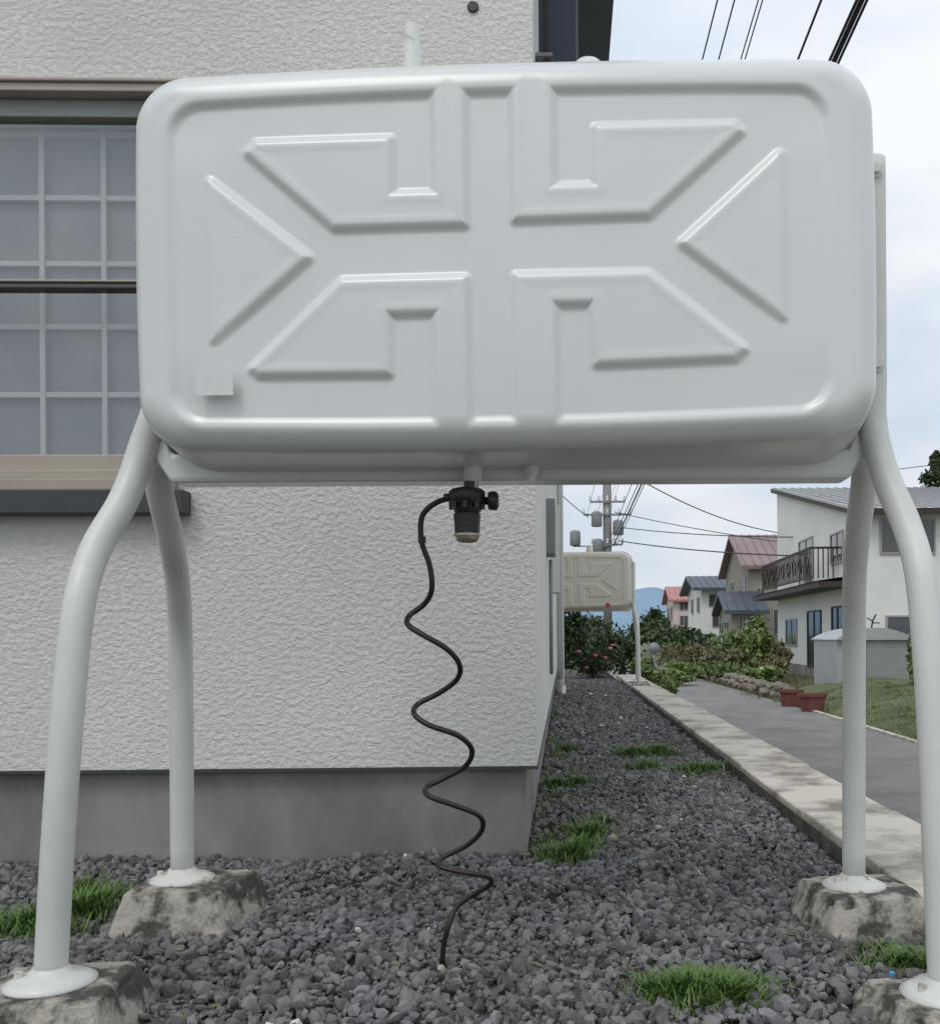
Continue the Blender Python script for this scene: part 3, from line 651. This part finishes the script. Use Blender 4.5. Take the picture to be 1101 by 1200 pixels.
sag(at(725,618,45),at(1110,628,27),.25,.02); sag(at(725,634,45),at(1110,655,27),.25,.025); sag(at(720,600,45),at(938,640,37),.1,.018); sag(at(760,568,30),at(932,628,37),.3,.018); sag(at(690,606,45),at(640,560,40),.1,.02)
sag(at(770,560,28),at(1110,545,30),.2,.012)
mb.obj('overhead_cables',e)
mb=MB(); p=at(766,760,22); mb.lathe(p,[(.02,0),(.12,.03),(.13,.05),(.11,.06)],'grey',n=18,axis='Y'); mb.tube([(p.x,p.y+.08,-.6),(p.x,p.y+.08,p.z)],.025,'grey',sub=1); mb.obj('satellite_dish')
mb=MB()
mb.tube([at(1020,742,24),at(1022,730,24),at(1026,722,24)],.02,'wire',n=6,sub=3); mb.tube([at(1022,730,24),at(1015,726,24)],.015,'wire',n=6,sub=1); mb.tube([at(1022,732,24),at(1030,732,24)],.015,'wire',n=6,sub=1); mb.obj('tv_antenna')
x,y,z=gp(1042,1158); mb=MB(); mb.lathe((0,0,0),[(.006,0),(.007,.007),(.005,.009)],'blue',n=12); mb.obj('blue_bottle_cap',loc=(x,y,.020))

# ------------------------------------------------------------ light
W=bpy.data.worlds.new('World'); S.world=W; W.use_nodes=True; nt=W.node_tree; N=nt.nodes; Lk=nt.links; N.clear()
out=N.new('ShaderNodeOutputWorld'); bg=N.new('ShaderNodeBackground'); bg.inputs[1].default_value=.1
sky=N.new('ShaderNodeTexSky'); sky.sky_type='NISHITA'; sky.sun_disc=False; sky.sun_elevation=math.radians(55); sky.sun_rotation=math.radians(205)
tc=N.new('ShaderNodeTexCoord'); mp=N.new('ShaderNodeMapping'); mp.inputs['Scale'].default_value=(1,1,2.2); Lk.new(tc.outputs['Generated'],mp.inputs[0])
n=N.new('ShaderNodeTexNoise'); n.inputs['Scale'].default_value=3.0; n.inputs['Detail'].default_value=6; n.inputs['Roughness'].default_value=.5; Lk.new(mp.outputs[0],n.inputs['Vector'])
r=N.new('ShaderNodeValToRGB'); r.color_ramp.elements[0].position=.38; r.color_ramp.elements[0].color=(.68,.76,.87,1); r.color_ramp.elements[1].position=.60; r.color_ramp.elements[1].color=(.93,.95,.97,1); Lk.new(n.outputs[0],r.inputs[0])
sx=N.new('ShaderNodeSeparateXYZ'); Lk.new(tc.outputs['Generated'],sx.inputs[0])
mr=N.new('ShaderNodeMapRange'); mr.inputs['From Min'].default_value=0; mr.inputs['From Max'].default_value=1; mr.inputs['To Min'].default_value=9.2; mr.inputs['To Max'].default_value=13.5; Lk.new(sx.outputs['Z'],mr.inputs['Value'])
vm=N.new('ShaderNodeVectorMath'); vm.operation='SCALE'; Lk.new(r.outputs[0],vm.inputs[0]); Lk.new(mr.outputs[0],vm.inputs['Scale'])
mx=N.new('ShaderNodeMix'); mx.data_type='RGBA'; mx.inputs[0].default_value=.90; Lk.new(sky.outputs[0],mx.inputs[6]); Lk.new(vm.outputs[0],mx.inputs[7])
Lk.new(mx.outputs[2],bg.inputs[0]); Lk.new(bg.outputs[0],out.inputs[0])
sl=bpy.data.lights.new('sun','SUN'); sl.energy=.9; sl.angle=math.radians(20); sl.color=(1,.97,.92); so=bpy.data.objects.new('sun',sl); S.collection.objects.link(so)
el,az=math.radians(55),math.radians(205); d=Vector((math.sin(az)*math.cos(el),math.cos(az)*math.cos(el),math.sin(el))); so.rotation_euler=d.to_track_quat('Z','Y').to_euler()
cd=bpy.data.cameras.new('camera'); cd.lens=F/1200*36; cd.sensor_width=36; cd.shift_x=-139.5/1200; cd.shift_y=145/1200; cd.clip_end=8000; cd.clip_start=.05
co=bpy.data.objects.new('camera',cd); S.collection.objects.link(co); co.location=(0,0,CAMZ)
co.rotation_euler=(Matrix.Rotation(math.radians(90),4,'X')@Matrix.Rotation(math.radians(-.35),4,'Z')).to_euler()
S.camera=co
S.view_settings.view_transform='Standard'; S.view_settings.look='None'; S.view_settings.exposure=0
